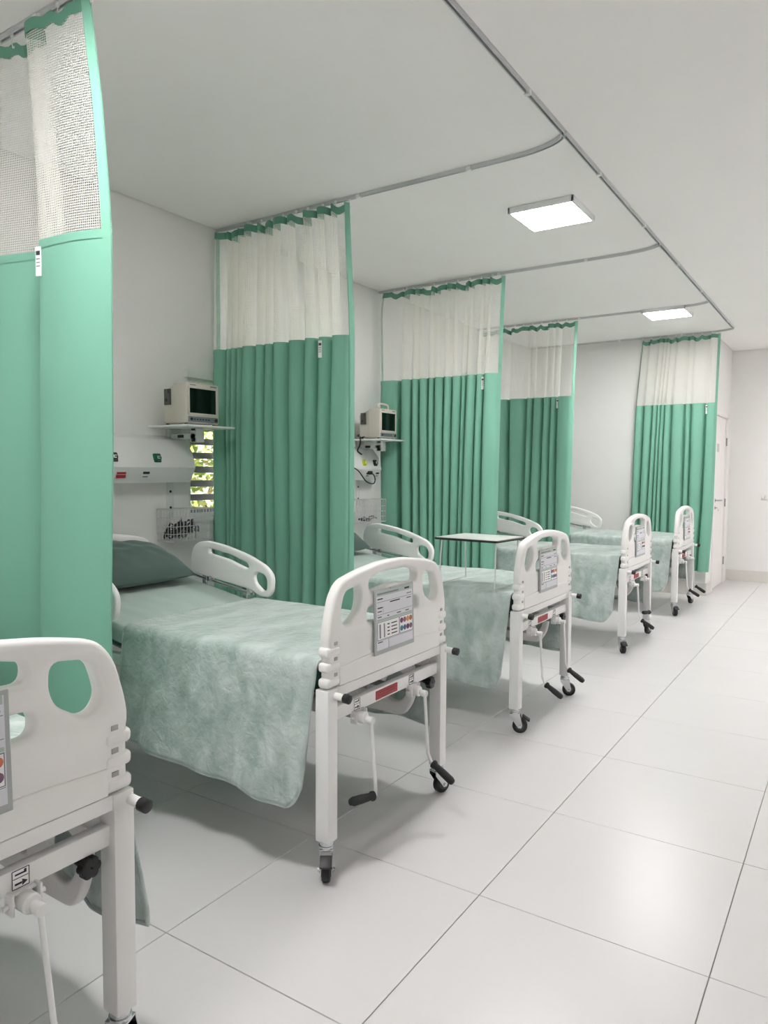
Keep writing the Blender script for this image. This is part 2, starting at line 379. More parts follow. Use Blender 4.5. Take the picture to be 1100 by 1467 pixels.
# ------------------------------------------------------------------ curtain tracks
XT = -1.204
BR = [1.52, 3.455, 5.38, 7.35, 8.83]
TRACK_LABEL = ['aluminium curtain track over the nearest curtain at the left edge', 'aluminium curtain track curving between the two nearest ceiling bays',
               'aluminium curtain track running beyond the nearer ceiling lamp', 'aluminium curtain track beside the farther ceiling lamp', 'aluminium curtain track over the farthest curtain by the end wall']
def track(k):
    y = BR[k]; y0 = (BR[k-1]-.115 if k else YN+.02); rx, ry = .30, .13
    pts = [(XW+.01, y), (-2.6, y)]
    for a in range(0, 9):
        an = PI/2-a/8*PI/2; pts.append((XT-rx+rx*math.cos(an), y-ry+ry*math.sin(an)))
    pts.append((XT, y0))
    o = empty('curtain_track', (XT, y, HC)); tag(o, TRACK_LABEL[k], 'track', 'curtain tracks on the ceiling')
    P = [Vector((p[0]-XT, p[1]-y)) for p in pts]
    def strip(offs, z0, z1):
        rows = []
        for i, p in enumerate(P):
            t = (P[min(i+1, len(P)-1)]-P[max(i-1, 0)]).normalized(); nrm = Vector((-t.y, t.x))
            a, b_ = p+nrm*offs[0], p+nrm*offs[1]
            rows.append([(a.x, a.y, z0), (b_.x, b_.y, z0), (b_.x, b_.y, z1), (a.x, a.y, z1), (a.x, a.y, z0)])
        return rows
    mb = MB()
    for offs in ((-.0105, -.005), (.005, .0105)): mb.grid(strip(offs, -.018, 0))
    mb.grid(strip((-.013, .013), -.003, 0)); build(mb, 'rail', 'alu', o, smooth=30)
    build(MB().grid(strip((-.005, .005), -.008, -.003)), 'slot', 'track_slot', o, smooth=30)
    cl = MB().box((0, 0, -.012), (.024, .026, .022), .003).mesh('clip', 'white_plastic')
    for xx in (-3.3, -2.45, -1.75): link('clip', cl, o, (xx-XT, 0, 0))
    n = int((y-y0)/1.0)
    for q in range(n): link('clip', cl, o, (0, -.55-q*.95, 0), (0, 0, PI/2))
for k in range(5): track(k)

# ------------------------------------------------------------------ curtains
hook_me = None
def hook_mesh():
    global hook_me
    if hook_me is None:
        mb = MB(); mb.box((0, 0, .0), (.012, .01, .012), .002)
        mb.tube([(0, 0, -.004), (0, 0, -.03), (.004, 0, -.045), (.010, 0, -.048), (.014, 0, -.042)], .0022, 6); hook_me = mb.mesh('hook', 'white_plastic')
    return hook_me
ZTOP, ZNET, ZBOT = 2.935, 2.185, .29
def curtain(label, y, left, right, folds, amp, tag_f, seed, start=-1, zbot=ZBOT, shape=None):
    """left/right: tables (z, x) of the two edges; folds: relative fold widths from left to right"""
    rnd = random.Random(seed); tot = sum(folds); x = 0; ctrl = [(0, 0.0)]; s = start
    for w in folds:
        w /= tot; a = amp*min(1, .55+w*5)*rnd.uniform(.8, 1.15)
        ctrl += [(x+w*.16, s*a), (x+w*.78, s*a*.75), (x+w*1.0, -s*a*.75)]; x += w
    ctrl[-1] = (1, 0.0)
    if shape: ctrl = shape
    path = catmull(ctrl, 6); n = len(path)
    X0 = lerp_tab(left, 1.5); X1 = lerp_tab(right, 1.5); L = [0]
    for a, b_ in zip(path, path[1:]): L.append(L[-1]+math.hypot((b_[0]-a[0])*(X1-X0), b_[1]-a[1]))
    nh = max(5, int((X1-X0)/.085)); hk = [i/(nh-1) for i in range(nh)]
    def ztop(i):
        u = path[i][0]*(nh-1); fr_ = u-math.floor(u); return ZTOP+.012-.016*math.sin(PI*fr_)**1.0*(1+.9*math.sin(u*2.1+seed))
    def P(i, z, off=0):
        u, dy = path[i]; xl, xr = lerp_tab(left, z), lerp_tab(right, z); k = (ZTOP-z)/(ZTOP-zbot)
        env = min(1, u*9, (1-u)*9); A = .62+.45*min(1, k*2.2)
        wob = .010*math.sin(3.1*k+seed*1.7+u*9)*env; wy = .012*math.sin(2.3*k+u*14+seed)*env*k
        j0_, j1_ = max(i-1, 0), min(i+1, n-1)
        tx, ty = (path[j1_][0]-path[j0_][0])*(xr-xl), (path[j1_][1]-path[j0_][1])*A; l = math.hypot(tx, ty) or 1
        return (xl+u*(xr-xl)+wob-ty/l*off-x0, dy*A+wy+tx/l*off, z)
    x0 = (X0+X1)/2
    o = empty('privacy_curtain', (x0, y, 0)); tag(o, label, 'curtain', 'green privacy curtains between the beds')
    zs = [zbot+(ZNET-zbot)*k/16 for k in range(17)]
    build(MB().grid([[P(i, z) for i in range(n)] for z in zs]), 'green_panel', 'curtain', o, smooth=60)
    mb = MB(); rows, uvs = [], []
    for k in range(9):
        rows.append([]); uvs.append([])
        for i in range(n):
            zt = ztop(i)-.02; z = ZNET-.004+(zt-ZNET+.004)*k/8; rows[-1].append(P(i, z)); uvs[-1].append((L[i], z))
    mb.grid(rows, uvs); build(mb, 'net_panel', 'net', o, smooth=60)
    mb = MB()
    for off in (-.0025, .0025): mb.grid([[P(i, ztop(i)-.042+.042*k/2, off) for i in range(n)] for k in range(3)])
    build(mb, 'header_band', 'curtain_hem', o, smooth=60)
    mb = MB()
    for off in (-.002, .002): mb.grid([[P(i, ZNET-.026+.028*k/2, off) for i in range(n)] for k in range(3)])
    build(mb, 'seam_band', 'curtain', o, smooth=60)
    mb = MB()
    for off in (-.002, .002): mb.grid([[P(i, zbot-.002+.03*k, off) for i in range(n)] for k in range(2)])
    build(mb, 'bottom_hem', 'curtain', o, smooth=60)
    for side in (0, 1):
        mb = MB()
        wd = .030
        if side == 0: idx = [i for i in range(n) if L[i] <= wd] or [0]
        else: idx = [i for i in range(n) if L[-1]-L[i] <= wd] or [n-1]
        def edge(t, z, off):
            i = 0 if side == 0 else n-1; e_ = P(i, z, off); q = P(1 if side == 0 else n-2, z, off)
            d_ = Vector(q)-Vector(e_); d_ = d_.normalized() if d_.length > 0 else Vector((1, 0, 0)); return tuple(Vector(e_)+d_*t)
        for off in (-.004, .004):
            mb.grid([[edge(t_, zbot+(ztop(0 if side == 0 else n-1)-zbot)*k/24, off) for t_ in (0, .016, .033)] for k in range(25)])
        a = [edge(0, zbot+(ZTOP-zbot)*k/24, -.004) for k in range(25)]; b_ = [edge(0, zbot+(ZTOP-zbot)*k/24, .004) for k in range(25)]
        mb.grid([a, b_]); build(mb, 'side_hem', 'curtain', o, smooth=60)
    for u in hk:
        i = min(range(n), key=lambda q: abs(path[q][0]-u)); p_ = P(i, ZTOP); link('hook', hook_mesh(), o, (p_[0], 0+p_[1]*.3, HC-.016))
    i = min(range(n), key=lambda q: abs(path[q][0]-tag_f)+.6*max(0, path[q][1]+.035)); p_ = Vector(P(i, ZNET-.02, -.006))
    mb = MB(); mb.use('tag'); mb.box((0, 0, -.05), (.024, .0025, .10), .001)
    mb.use('ink'); mb.box((0, -.0018, -.022), (.016, .001, .014)); mb.use('ink_grey')
    for k in range(3): mb.box((0, -.0018, -.042-.012*k), (.016, .001, .003))
    build(mb, 'care_label', None, o, tuple(p_), (0, 0, .25), smooth=None)
    return o
curtain('nearest mint green privacy curtain with white net top, filling the left edge', BR[0],
        [(0, -3.55), (3, -3.56)], [(.3, -2.10), (.9, -2.095), (1.5, -2.07), (2.2, -2.06), (2.6, -2.10), (2.95, -2.155)], [1], .06, .785, 3,
        shape=[(0, 0), (.06, -.05), (.10, .05), (.15, -.05), (.2, .05), (.26, -.05), (.32, .06), (.38, -.05), (.44, -.05), (.475, .06), (.52, .05), (.545, -.02), (.575, -.03), (.64, -.01), (.72, .025), (.775, .055), (.79, .03), (.772, -.03), (.778, -.055), (.80, -.062), (.88, -.05), (.95, -.025), (1, 0)])
curtain('green net-topped curtain hanging between the two nearest wall monitors, beside the slatted window', BR[1],
        [(0, -3.565), (3, -3.57)], [(.3, -2.48), (2.2, -2.477), (2.95, -2.515)], [.9, .42, .42, .5, 1.15, .6, .65, 1.0, 1.1, .8, .9, 1.15], .085, .82, 11)
curtain('green net-topped curtain behind the bed tray, hanging behind the second monitor', BR[2],
        [(0, -3.50), (2.2, -3.545), (2.8, -3.56), (2.95, -3.535)], [(.3, -2.45), (2.2, -2.42), (2.95, -2.395)], [2.0, .9, .5, .75, .45, .7, .6, .75, .45, .8, .6, 1.0], .085, .88, 23)
curtain('green net-topped curtain, fourth in the row, beyond the bed with the tray', BR[3],
        [(0, -3.53), (3, -3.54)], [(.3, -2.52), (2.2, -2.49), (2.95, -2.465)], [1.5, .9, 1.4, .5, .9, .6, .5, 1.1], .068, .87, 31)
curtain('farthest green net-topped curtain against the end wall beside the white door', BR[4]-.01,
        [(0, -2.27), (1.2, -2.255), (2.2, -2.235), (2.95, -2.175)], [(.3, -1.40), (1.0, -1.37), (2.2, -1.36), (2.95, -1.345)], [.7, .9, .5, .35, .4, .7, 1.2, .5, 1.3, 1.0], .05, .86, 44)

# ------------------------------------------------------------------ beds
HWID = .44
half = [(.425, .663), (.425, .80), (.432, .835), (.424, .883), (.395, .975), (.352, 1.024), (.237, 1.049), (.08, 1.068)]
out = [(u, v) for u, v in half] + [(-u, v) for u, v in reversed(half)]
rad = [.006, .02, .02, .05, .06, .07, .08, .05]; rad = rad + rad[::-1]
K = .955
def sk(p): return [(u*K, v) for u, v in p]
outline = roundpoly(sk(out), rad)
hr = [(.232, .998), (.330, .985), (.350, .93), (.357, .895), (.335, .866), (.305, .864), (.245, .90), (.228, .94)]
hr = sk(hr); hole_r = roundpoly(hr, .03); hole_l = roundpoly([(-u, v) for u, v in reversed(hr)], .03)
hc = [(-.175, .965), (-.12, .968), (.0, .978), (.12, .968), (.175, .965), (.178, 1.010), (.09, 1.030), (-.09, 1.030), (-.178, 1.010)]
hole_c = roundpoly(sk(hc), .022)
hole_s = roundpoly(sk([(-.19, .852), (.19, .852), (.19, .908), (-.19, .908)]), .027)
board_me = plate([outline, hole_r, hole_l, hole_c, hole_s], .042, .012, 'yz', -.026); board_me.materials.append(MATS['bed_plastic'])
def bed_proto():
    o = empty('hospital_bed', (0, 0, 0))
    for bx, nm in ((0, 'footboard'), (-1.86, 'headboard')):
        fb = link(nm, board_me, o, (bx, 0, 0))
        lo = roundpoly([(-.352, .664), (.352, .664), (.352, .728), (.2, .737), (0, .740), (-.2, .737), (-.352, .728)], .004)
        me = plate([lo], .05, .004, 'yz', -.026); me.materials.append(MATS['bed_plastic']); link('lower_panel', me, fb)
        if bx == 0:
            ridge_me = MB().box((0, 0, 0), (.047, .074, .034), .012, seg=3).mesh('ridge', 'bed_plastic'); pocket_me = MB().box((0, 0, 0), (.003, .018, .012), .001).mesh('pocket_shade', 'pocket_shade')
        for s in (-1, 1):
            for v in (.682, .736, .789):
                link('ridge', ridge_me, fb, (-.026, s*.382, v)); link('pocket_shade', pocket_me, fb, (-.0045, s*.372, v+.0265))
    # frame
    leg = MB().box((0, 0, .395), (.055, .055, .53), .004).mesh('leg', 'bed_metal')
    for x in (-.0285, -1.86-.0285):
        for s in (-1, 1): link('leg', leg, o, (x, s*.3925, 0))
    for x in (-.0285, -1.86-.0285):
        build(MB().box((x, 0, .6425), (.045, .732, .036), .003), 'upper_crossbar', 'bed_metal', o)
        build(MB().box((x-.006, 0, .562), (.03, .734, .048), .003), 'lower_crossbar', 'bed_metal', o)
    for s in (-1, 1): build(MB().span((-1.862, s*.352, .565), (-.052, s*.382, .615), .003), 'side_beam', 'bed_metal', o)
    mb = MB(); mb.span((-1.03, -.37, .616), (-.07, .37, .628), .002)
    for k in range(4): mb.box((-.2-.22*k, 0, .60), (.03, .72, .03), .003)
    build(mb, 'platform', 'grey_metal', o)
    al = math.atan(.17); M = Matrix.Translation((-1.04, 0, .622)) @ Matrix.Rotation(al, 4, 'Y')
    build(MB().box((-.39, 0, 0), (.78, .74, .012), .002, M), 'backrest_platform', 'grey_metal', o)
    # casters
    fk = MB(); fk.disc((0, 0, .122), (0, 0, 1), .024, .016); fk.disc((0, 0, .110), (0, 0, 1), .027, .010)
    for s in (-1, 1):
        fk.add([(-.026, s*.019, .106), (.026, s*.019, .106), (.040, s*.021, .045), (.034, s*.021, .030), (.018, s*.021, .030), (-.026, s*.019, .09),
                (-.026, s*.022, .106), (.026, s*.022, .106), (.040, s*.024, .045), (.034, s*.024, .030), (.018, s*.024, .030), (-.026, s*.022, .09)],
               [(0, 1, 2, 3, 4, 5), (11, 10, 9, 8, 7, 6)]+[(i, (i+1) % 6, 6+(i+1) % 6, 6+i) for i in range(6)])
    fk.box((0, 0, .104), (.054, .046, .006), .001); fk.disc((.026, 0, .040), (0, 1, 0), .007, .058)
    fkm = fk.mesh('caster', 'chrome')
    wh = MB(); wh.use('rubber'); wh.tube([(.026, -.015, .040), (.026, -.0149, .040), (.026, -.011, .040), (.026, .011, .040), (.026, .0149, .040), (.026, .015, .040)], [.03, .034, .040, .040, .034, .03], 24)
    wh.use('wheel_grey'); wh.disc((.026, 0, .040), (0, 1, 0), .024, .034, 20); whm = wh.mesh('wheel')
    pd = MB(); Mp = Matrix.Translation((.058, 0, .082)) @ Matrix.Rotation(.55, 4, 'Y'); pd.box((0, 0, 0), (.046, .042, .010), .003, Mp); pdm = pd.mesh('brake_pedal', 'dark_plastic')
    for x, s, rz, br in ((-.0285, -1, -.95, True), (-.0285, 1, 1.25, False), (-1.8885, -1, 2.6, False), (-1.8885, 1, .4, True)):
        c_ = link('caster', fkm, o, (x, s*.3925, 0), (0, 0, rz)); link('wheel', whm, c_)
        if br: link('brake_pedal', pdm, c_)
    # red plate, bumper pins, knob
    mb = MB(); mb.use('red'); mb.box((-.0185, -.03, .562), (.003, .15, .034), .001); mb.use('darkred')
    for k, w in ((.008, .10), (-.002, .12), (-.010, .07)): mb.box((-.0165, -.03, .562+k), (.001, w, .004))
    build(mb, 'red_plate', None, o, smooth=None)
    for s in (-.378, .41):
        p_ = build(MB().tube([(-.03, s, .638), (.04, s, .634)], .0125, 14), 'bumper_pin', 'bed_metal', o)
        build(MB().tube([(.034, s, .6345), (.036, s, .6343), (.058, s, .633), (.060, s, .6328)], [.014, .016, .016, .013], 14), 'rubber_cap', 'rubber', p_)
    mb = MB()
    mb.tube([(-.07, .312, .52), (-.045, .312, .515), (-.03, .312, .512)], [.012, .012, .012], 12)
    for k in range(6): a = k*PI/3; mb.disc((-.022, .312+.014*math.cos(a), .512+.014*math.sin(a)), (1, 0, 0), .012, .024, 12, .003)
    build(mb, 'locking_knob', 'rubber', o)
    # cranks
    for s, hd in ((-.225, Vector((-.22, -.85, .08))), (.155, Vector((.8, .0, -.5)))):
        mb = MB(); mb.box((-.012, s-.03, .523), (.03, .006, .045), .002); mb.box((-.012, s+.03, .523), (.03, .006, .045), .002); mb.box((-.02, s, .538), (.02, .06, .006), .001)
        mb.disc((-.012, s, .52), (0, 1, 0), .006, .09, 12); mb.disc((.0, s, .52), (1, 0, 0), .021, .04, 18, .003)
        build(mb, 'crank_bracket', 'bed_metal', o)
        e_ = Vector((.062, .03, -.285)); hd = hd.normalized()
        mb = MB(); mb.tube([(-.008, 0, 0), (.047, .004, -.005)], .011, 12); mb.disc((.050, .004, -.006), (1, 0, 0), .013, .020, 14)
        mb.tube([(.050, .004, -.006), (.053, .005, -.025), (.058, .024, -.255), e_+hd*.008, e_+hd*.03], .0065, 10)
        ck = build(mb, 'crank', 'bed_metal', o, (-.012, s, .52))
        q0 = e_+hd*.015
        build(MB().tube([q0, q0+hd*.004, q0+hd*.012, q0+hd*.02, q0+hd*.06, q0+hd*.10, q0+hd*.112, q0+hd*.115], [.012, .017, .018, .013, .016, .016, .012, .006], 14), 'crank_handle', 'rubber', ck)
        mb = MB(); z0, w_, h_ = .564, .036, .038
        mb.use('sticker'); mb.box((-.0195, s-.002, z0), (.002, w_, h_))
        mb.use('ink'); X_ = -.0182
        for a, b_ in (((0, h_/2), (w_, .0016)), ((0, -h_/2), (w_, .0016)), ((w_/2, 0), (.0016, h_)), ((-w_/2, 0), (.0016, h_)), ((0, .002), (w_*.9, .0014))): mb.box((X_, s-.002+a[0], z0+a[1]), (.0006, b_[0], b_[1]))
        mb.box((X_, s-.007, z0-.010), (.0006, .015, .004)); mb.add([(X_, s+.001, z0-.017), (X_, s+.013, z0-.010), (X_, s+.001, z0-.003)], [(0, 1, 2)])
        mb.box((X_, s-.004, z0+.010), (.0006, .02, .0035)); mb.box((X_, s+.008, z0+.012), (.0006, .005, .008))
        build(mb, 'instruction_sticker', None, o, smooth=None)
    # under-bed screw rods
    for s in (-.225, .155): build(MB().tube([(-.03, s, .52), (-.9, s*.8, .54)], .013, 10), 'screw_rod', 'grey_metal', o)
    # side rails: raised at the backrest, folded down at the foot half
    rl = [(-1.585, .845), (-1.600, .93), (-1.565, 1.005), (-1.49, 1.026), (-1.36, 1.012), (-1.17, .968), (-1.04, .915), (-.995, .865), (-1.003, .79), (-1.03, .757), (-1.085, .757), (-1.14, .785), (-1.30, .808)]
    rail_o = roundpoly(rl, [.02, .05, .06, .06, .08, .08, .06, .04, .04, .03, .03, .04, .04])
    slot = roundpoly([(-1.455, .985), (-1.30, .963), (-1.17, .924), (-1.16, .900), (-1.185, .896), (-1.31, .933), (-1.455, .957)], .012)
    hol = roundpoly([(-1.105, .885), (-1.055, .875), (-1.035, .845), (-1.038, .795), (-1.065, .785), (-1.12, .825), (-1.128, .865)], .02)
    rail_me = plate([rail_o, slot, hol], .03, .009, 'xz', 0); rail_me.materials.append(MATS['bed_plastic'])
    bar = MB(); bar.tube([(-1.56, -.02, .835), (-1.12, -.02, .768)], .008, 8); bar.disc((-1.44, -.022, .824), (0, 1, 0), .013, .03, 14); bar.disc((-1.14, -.022, .775), (0, 1, 0), .013, .03, 14)
    for xx in (-1.50, -1.2): bar.box((xx, 0, .74+(-xx-1.2)*.15), (.03, .012, .14), .003)
    bar_me = bar.mesh('rail_mechanism', 'chrome')
    for s in (-1, 1):
        r_ = link('raised_side_rail', rail_me, o, (0 if s > 0 else -.10, s*.425, 0 if s > 0 else .012), (0, 0, 0)); b_ = link('rail_mechanism', bar_me, r_)
        if s == -1: b_.scale = (1, -1, 1)
    dn = [(-.92, .60), (-.94, .50), (-.88, .40), (-.70, .345), (-.42, .315), (-.20, .312), (-.155, .375), (-.135, .47), (-.16, .58)]
    dn_o = roundpoly(dn, .06); dh = roundpoly([(-.26, .52), (-.185, .50), (-.18, .42), (-.22, .37), (-.29, .38), (-.315, .45)], .03)
    ds = roundpoly([(-.75, .47), (-.40, .43), (-.40, .395), (-.75, .43)], .015)
    low_me = plate([dn_o, dh, ds], .03, .009, 'xz', 0); low_me.materials.append(MATS['bed_plastic'])
    for s in (-1, 1):
        r_ = link('lowered_side_rail', low_me, o, (0, s*.398, 0))
        mb = MB()
        for xx in (-.30, -.68): mb.box((xx, -s*.012, .56), (.03, .014, .10), .003)
        build(mb, 'rail_hinge', 'chrome', r_)
    return o
BEDS = [(-1.395, .648), (-1.47, 2.325), (-1.485, 4.0), (-1.485, 6.09), (-1.465, 7.89)]
BED_LABEL = ['white hospital bed nearest the camera, cut off by the left edge', 'white hospital bed with the whole footboard in view, second from the camera',
             'white hospital bed with a small bed tray standing on it', 'white hospital bed between the bed with the tray and the farthest bed', 'farthest white hospital bed, beside the curtain at the end wall']
WHICH = ['the nearest bed at the left edge', 'the second bed from the camera', 'the bed with the tray', 'the fourth bed, next to the farthest', 'the farthest bed']
proto = bed_proto()
copies = [proto]+[copy_tree(proto) for _ in range(4)]
for k, (bx, by) in enumerate(BEDS):
    o = copies[k]
    if k >= 2:   # cranks and casters stand differently on the farther beds
        ck = sorted([c_ for c_ in o.children if c_.name.split('.')[0] == 'crank'], key=lambda c_: c_.location.y)
        a_, b_ = (ck[0], ck[1])
        if k == 3: a_.data, b_.data, a_.children[0].data, b_.children[0].data = b_.data, a_.data, b_.children[0].data, a_.children[0].data
        else: a_.data, a_.children[0].data = b_.data, b_.children[0].data
        a_.rotation_euler.x = .06*k-.1
    if k in (0, 2):
        for c_ in o.children:
            if c_.name.split('.')[0] == 'caster' and c_.location.x > -1 and (k or c_.location.y > 0): c_.rotation_euler.z = .35
    o.location = (bx, by, 0); tag(o, BED_LABEL[k], 'bed', 'hospital beds in a row')

# mattress, sheet, pillow, blanket, chart for every bed
def ztop(x):  # mattress top, local bed x (0 foot face, negative towards the head)
    d_ = -1.06-x
    return .725+(0 if d_ < -.08 else .17*(d_+.08)**2/(.32) if d_ < .08 else .17*d_)
def sdz(x): return ztop(x)
mb = MB(); NX = 40; rows = []
hw_ = .393
for i in range(NX+1):
    x = -1.83+(1.83-.075)*i/NX; zt = sdz(x)-.006; zb = zt-.088; r = .02; e_ = 0 if 0 < i < NX else .012
    prof = [(-hw_+r, zb), (-hw_, zb+r), (-hw_, zt-r), (-hw_+r*.3, zt-r*.3), (-hw_+r, zt), (hw_-r, zt), (hw_-r*.3, zt-r*.3), (hw_, zt-r), (hw_, zb+r), (hw_-r, zb), (-hw_+r, zb)]
    rows.append([(x, u*(1-e_), v) for u, v in prof])
mb.grid(rows); n_ = len(rows[0]); mb.add(rows[0], [tuple(range(n_-1))]); mb.add(rows[-1], [tuple(reversed(range(n_-1)))])
mattress_me = mb.mesh('mattress', 'mattress')
def sheet_mesh(seed):
    mb = MB(); rows = []
    for i in range(61):
        x = -1.836+(1.836-.5)*i/60; row = []
        for j in range(41):
            s = -1+2*j/40; w = hw_+.006; top = w*2; L_ = top+.12; d_ = s*L_/2
            if abs(d_) <= w-.01: u = d_; z = sdz(x)+.0015
            else:
                k_ = abs(d_)-(w-.01); u = math.copysign(w-.01+min(.012, k_*.6), d_); z = sdz(x)+.0015-max(0, k_-.006)
            nz = noise.noise((x*4+seed, u*14, seed))*.005+noise.noise((x*9, u*22+seed, 2.0))*.0025
            z += max(nz, -.003)*(1 if abs(d_) < w-.01 else .3); row.append((x, u, z))
        rows.append(row)
    mb.grid(rows); return mb.mesh('bed_sheet', 'sheet', 80)
def pillow_mesh():
    mb = MB(); rows = []; n, m_ = 28, 36; W_, D_, H_ = .62, .39, .11
    for sgn in (1, -1):
        rows = []
        for i in range(n+1):
            a = -1+2*i/n; row = []
            for j in range(m_+1):
                b_ = -1+2*j/m_
                prof = max(0, (1-abs(a)**2.6))**.55*max(0, (1-abs(b_)**2.8))**.55
                pin = 1-.09*(abs(a*b_))**0-.0; shrinkx = 1-.07*(1-b_*b_); shrinky = 1-.05*(1-a*a)
                shrinkx = 1-.06*(1-abs(b_)**3); shrinky = 1-.05*(1-abs(a)**3)
                w_ = noise.noise((a*3, b_*4, sgn*3.0))*.010*prof
                row.append((a*D_/2*shrinkx, b_*W_/2*shrinky, sgn*(H_*prof*(1 if sgn > 0 else .55))+w_))
            rows.append(row if sgn > 0 else row[::-1])
        mb.grid(rows)
    return mb.mesh('pillow', 'pillow', 80)
pillow_me = pillow_mesh()
def blanket(bx, by, seed, label):
    o = empty('blanket', (bx, by, 0)); tag(o, label, 'blanket', 'pale green fleece blankets')
    def S(s, t):
        """s: across in metres from bed centre line over the edge, t: 0 head edge .. 1 foot edge"""
        w = hw_+.018; x = -1.085+1.022*t; r = .03; a = abs(s); sg = 1 if s >= 0 else -1
        nz = noise.noise((x*3.1+seed, s*2.3, seed*.7)); nf = noise.noise((x*9+seed, s*7, seed))
        wav = math.sin(x*23+seed*2+1.2*noise.noise((x*2, seed, 0)))*.6+math.sin(x*11.5+seed)*.6
        if a < w-r: u = a; z = .752; d_ = 0
        elif a < w-r+r*PI/2:
            an = (a-w+r)/r; u = w-r+r*math.sin(an); z = .752-r+r*math.cos(an); d_ = 0
        else: d_ = a-(w-r+r*PI/2); u = w+.012*min(1, d_*6); z = .752-r-d_
        z += (nz*.007+nf*.003)*(1 if d_ == 0 else 0) + .012*math.exp(-((a-w+r)/.05)**2)*0
        k_ = min(1, d_/.42); u += (max(wav+.9, 0)*.019*k_+nf*.006*k_+.015*k_*k_)
        z += .008*wav*k_*.3
        if sg > 0: u += .03*k_
        x += -.03*k_*max(0, t-.72)/.28*(1 if sg < 0 else 0)+.02*nz*k_*(1 if sg < 0 or t < .9 else 0)
        return Vector((x, sg*u, z))
    nt_, ns = 72, 110
    def smax(t, sg): return hw_+.018-.03+.03*PI/2+ (.752-.03) - ((.295-.065*t) if sg < 0 else (.29-.03*t)) - (.09*max(0, (t-.9)/.1)**2.5 if sg < 0 else 0)
    rows = []
    for i in range(nt_+1):
        t = i/nt_; a, b_ = -smax(t, -1), smax(t, 1); rows.append([tuple(S(a+(b_-a)*j/ns, t)) for j in range(ns+1)])
    mb = MB(); mb.grid(rows)
    me = mb.mesh('fleece', 'fleece', 80); f_ = link('fleece', me, o); md = f_.modifiers.new('thickness', 'SOLIDIFY'); md.thickness = .006; md.offset = -1
    # bound edge all round
    loop = [Vector(r_[0]) for r_ in rows]+[Vector(p_) for p_ in rows[-1][1:]]+[Vector(r_[-1]) for r_ in reversed(rows[:-1])]+[Vector(p_) for p_ in reversed(rows[0][1:-1])]
    build(MB().tube(loop, .0065, 6, closed=True), 'bound_edge', 'fleece', o, smooth=80)
    ins = []
    for i in range(nt_+1):
        t = i/nt_; a = -smax(t, -1)+.03; p_ = S(a, t); ins.append(p_+Vector((0, -.001, 0)))
    build(MB().tube(ins, .0035, 5), 'stitch_line', 'fleece', o, smooth=80)
    return o
def chart(bx, by, label, simple=False):
    o = empty('patient_chart', (bx, by, 0)); tag(o, label, 'chart', 'patient chart boards on the footboards')
    x, y0, y1, z0, z1 = .004, -.150, .126, .725, .968
    M = Matrix.Translation((x, 0, z0)) @ Matrix.Rotation(-.03, 4, 'Y') @ Matrix.Rotation(0, 4, 'X')
    cy, cz, w_, h_ = (y0+y1)/2, (z1-z0)/2, y1-y0, z1-z0
    build(MB().box((.0025, cy, cz), (.005, w_, h_), .0015, M), 'holder', 'holder', o, smooth=None)
    build(MB().box((.0055, cy, cz+.004), (.0012, w_-.022, h_-.026), 0, M), 'sheet', 'paper', o, smooth=None)
    hk = MB(); hk.box((-.015, cy, cz+h_/2-.004), (.05, .06, .003), .001, M); build(hk, 'hanging_clip', 'holder', o)
    mb = MB(); L_, R_ = y0+.014, y1-.014; W_ = R_-L_; B_ = .017; H_ = h_-.026
    def r(m_, u0, v0, u1, v1, lift=.0065): mb.use(m_); mb.box((lift, L_+W_*(u0+u1)/2, B_+H_*(v0+v1)/2), (.0006, W_*abs(u1-u0), H_*abs(v1-v0)), 0, M)
    r('paper_head', 0, .92, 1, 1); r('ink_grey', .02, .945, .6, .97, .0069); r('ink', .78, .945, .92, .975, .0069)
    r('ink', .02, .86, .16, .88); r('ink_grey', .0, .815, 1, .822); r('ink', .36, .775, .64, .795); r('ink_grey', .84, .85, .98, .868); r('ink', .84, .77, .97, .785)
    r('ink', .02, .71, .15, .73); r('ink_grey', .17, .62, .172, .74); r('ink', .02, .65, .13, .665); r('ink_grey', 0, .60, 1, .606)
    r('ink', .02, .555, .12, .57); r('ink', .28, .55, .33, .565); r('ink', .55, .55, .66, .565); r('ink', .80, .55, .90, .565)
    r('paper_head', 0, .49, 1, .53)
    r('ink_grey', 0, .17, .60, .48); r('sticker', .012, .18, .59, .47, .0069); r('ink_grey', .05, .2, .09, .44, .0072); r('ink_grey', .17, .2, .20, .44, .0072)
    for q in range(4): r('ink', .27, .22+.06*q, .33, .24+.06*q, .0072); r('ink', .38, .22+.06*q, .54, .238+.06*q, .0072)
    r('ink_grey', .62, .17, 1, .48); r('sticker', .628, .18, .99, .47, .0069)
    for q in range(8):
        cx_, cz_ = .675+.09*(q % 4), .40 if q < 4 else .26
        mb.use('dot%d' % q); mb.disc(M @ Vector((.0074, L_+W_*cx_, B_+H_*cz_)), (1, 0, 0), .0105, .0008, 14)
    r('ink', .01, .125, .14, .14); r('ink_grey', 0, .155, 1, .16); r('ink_grey', .30, .0, .303, .15)
    build(mb, 'print', None, o, smooth=None)
CH = ['nearest bed, partly cut off by the left edge', 'second bed with coloured dots clearly seen', 'bed with the tray', 'fourth bed', 'farthest bed']
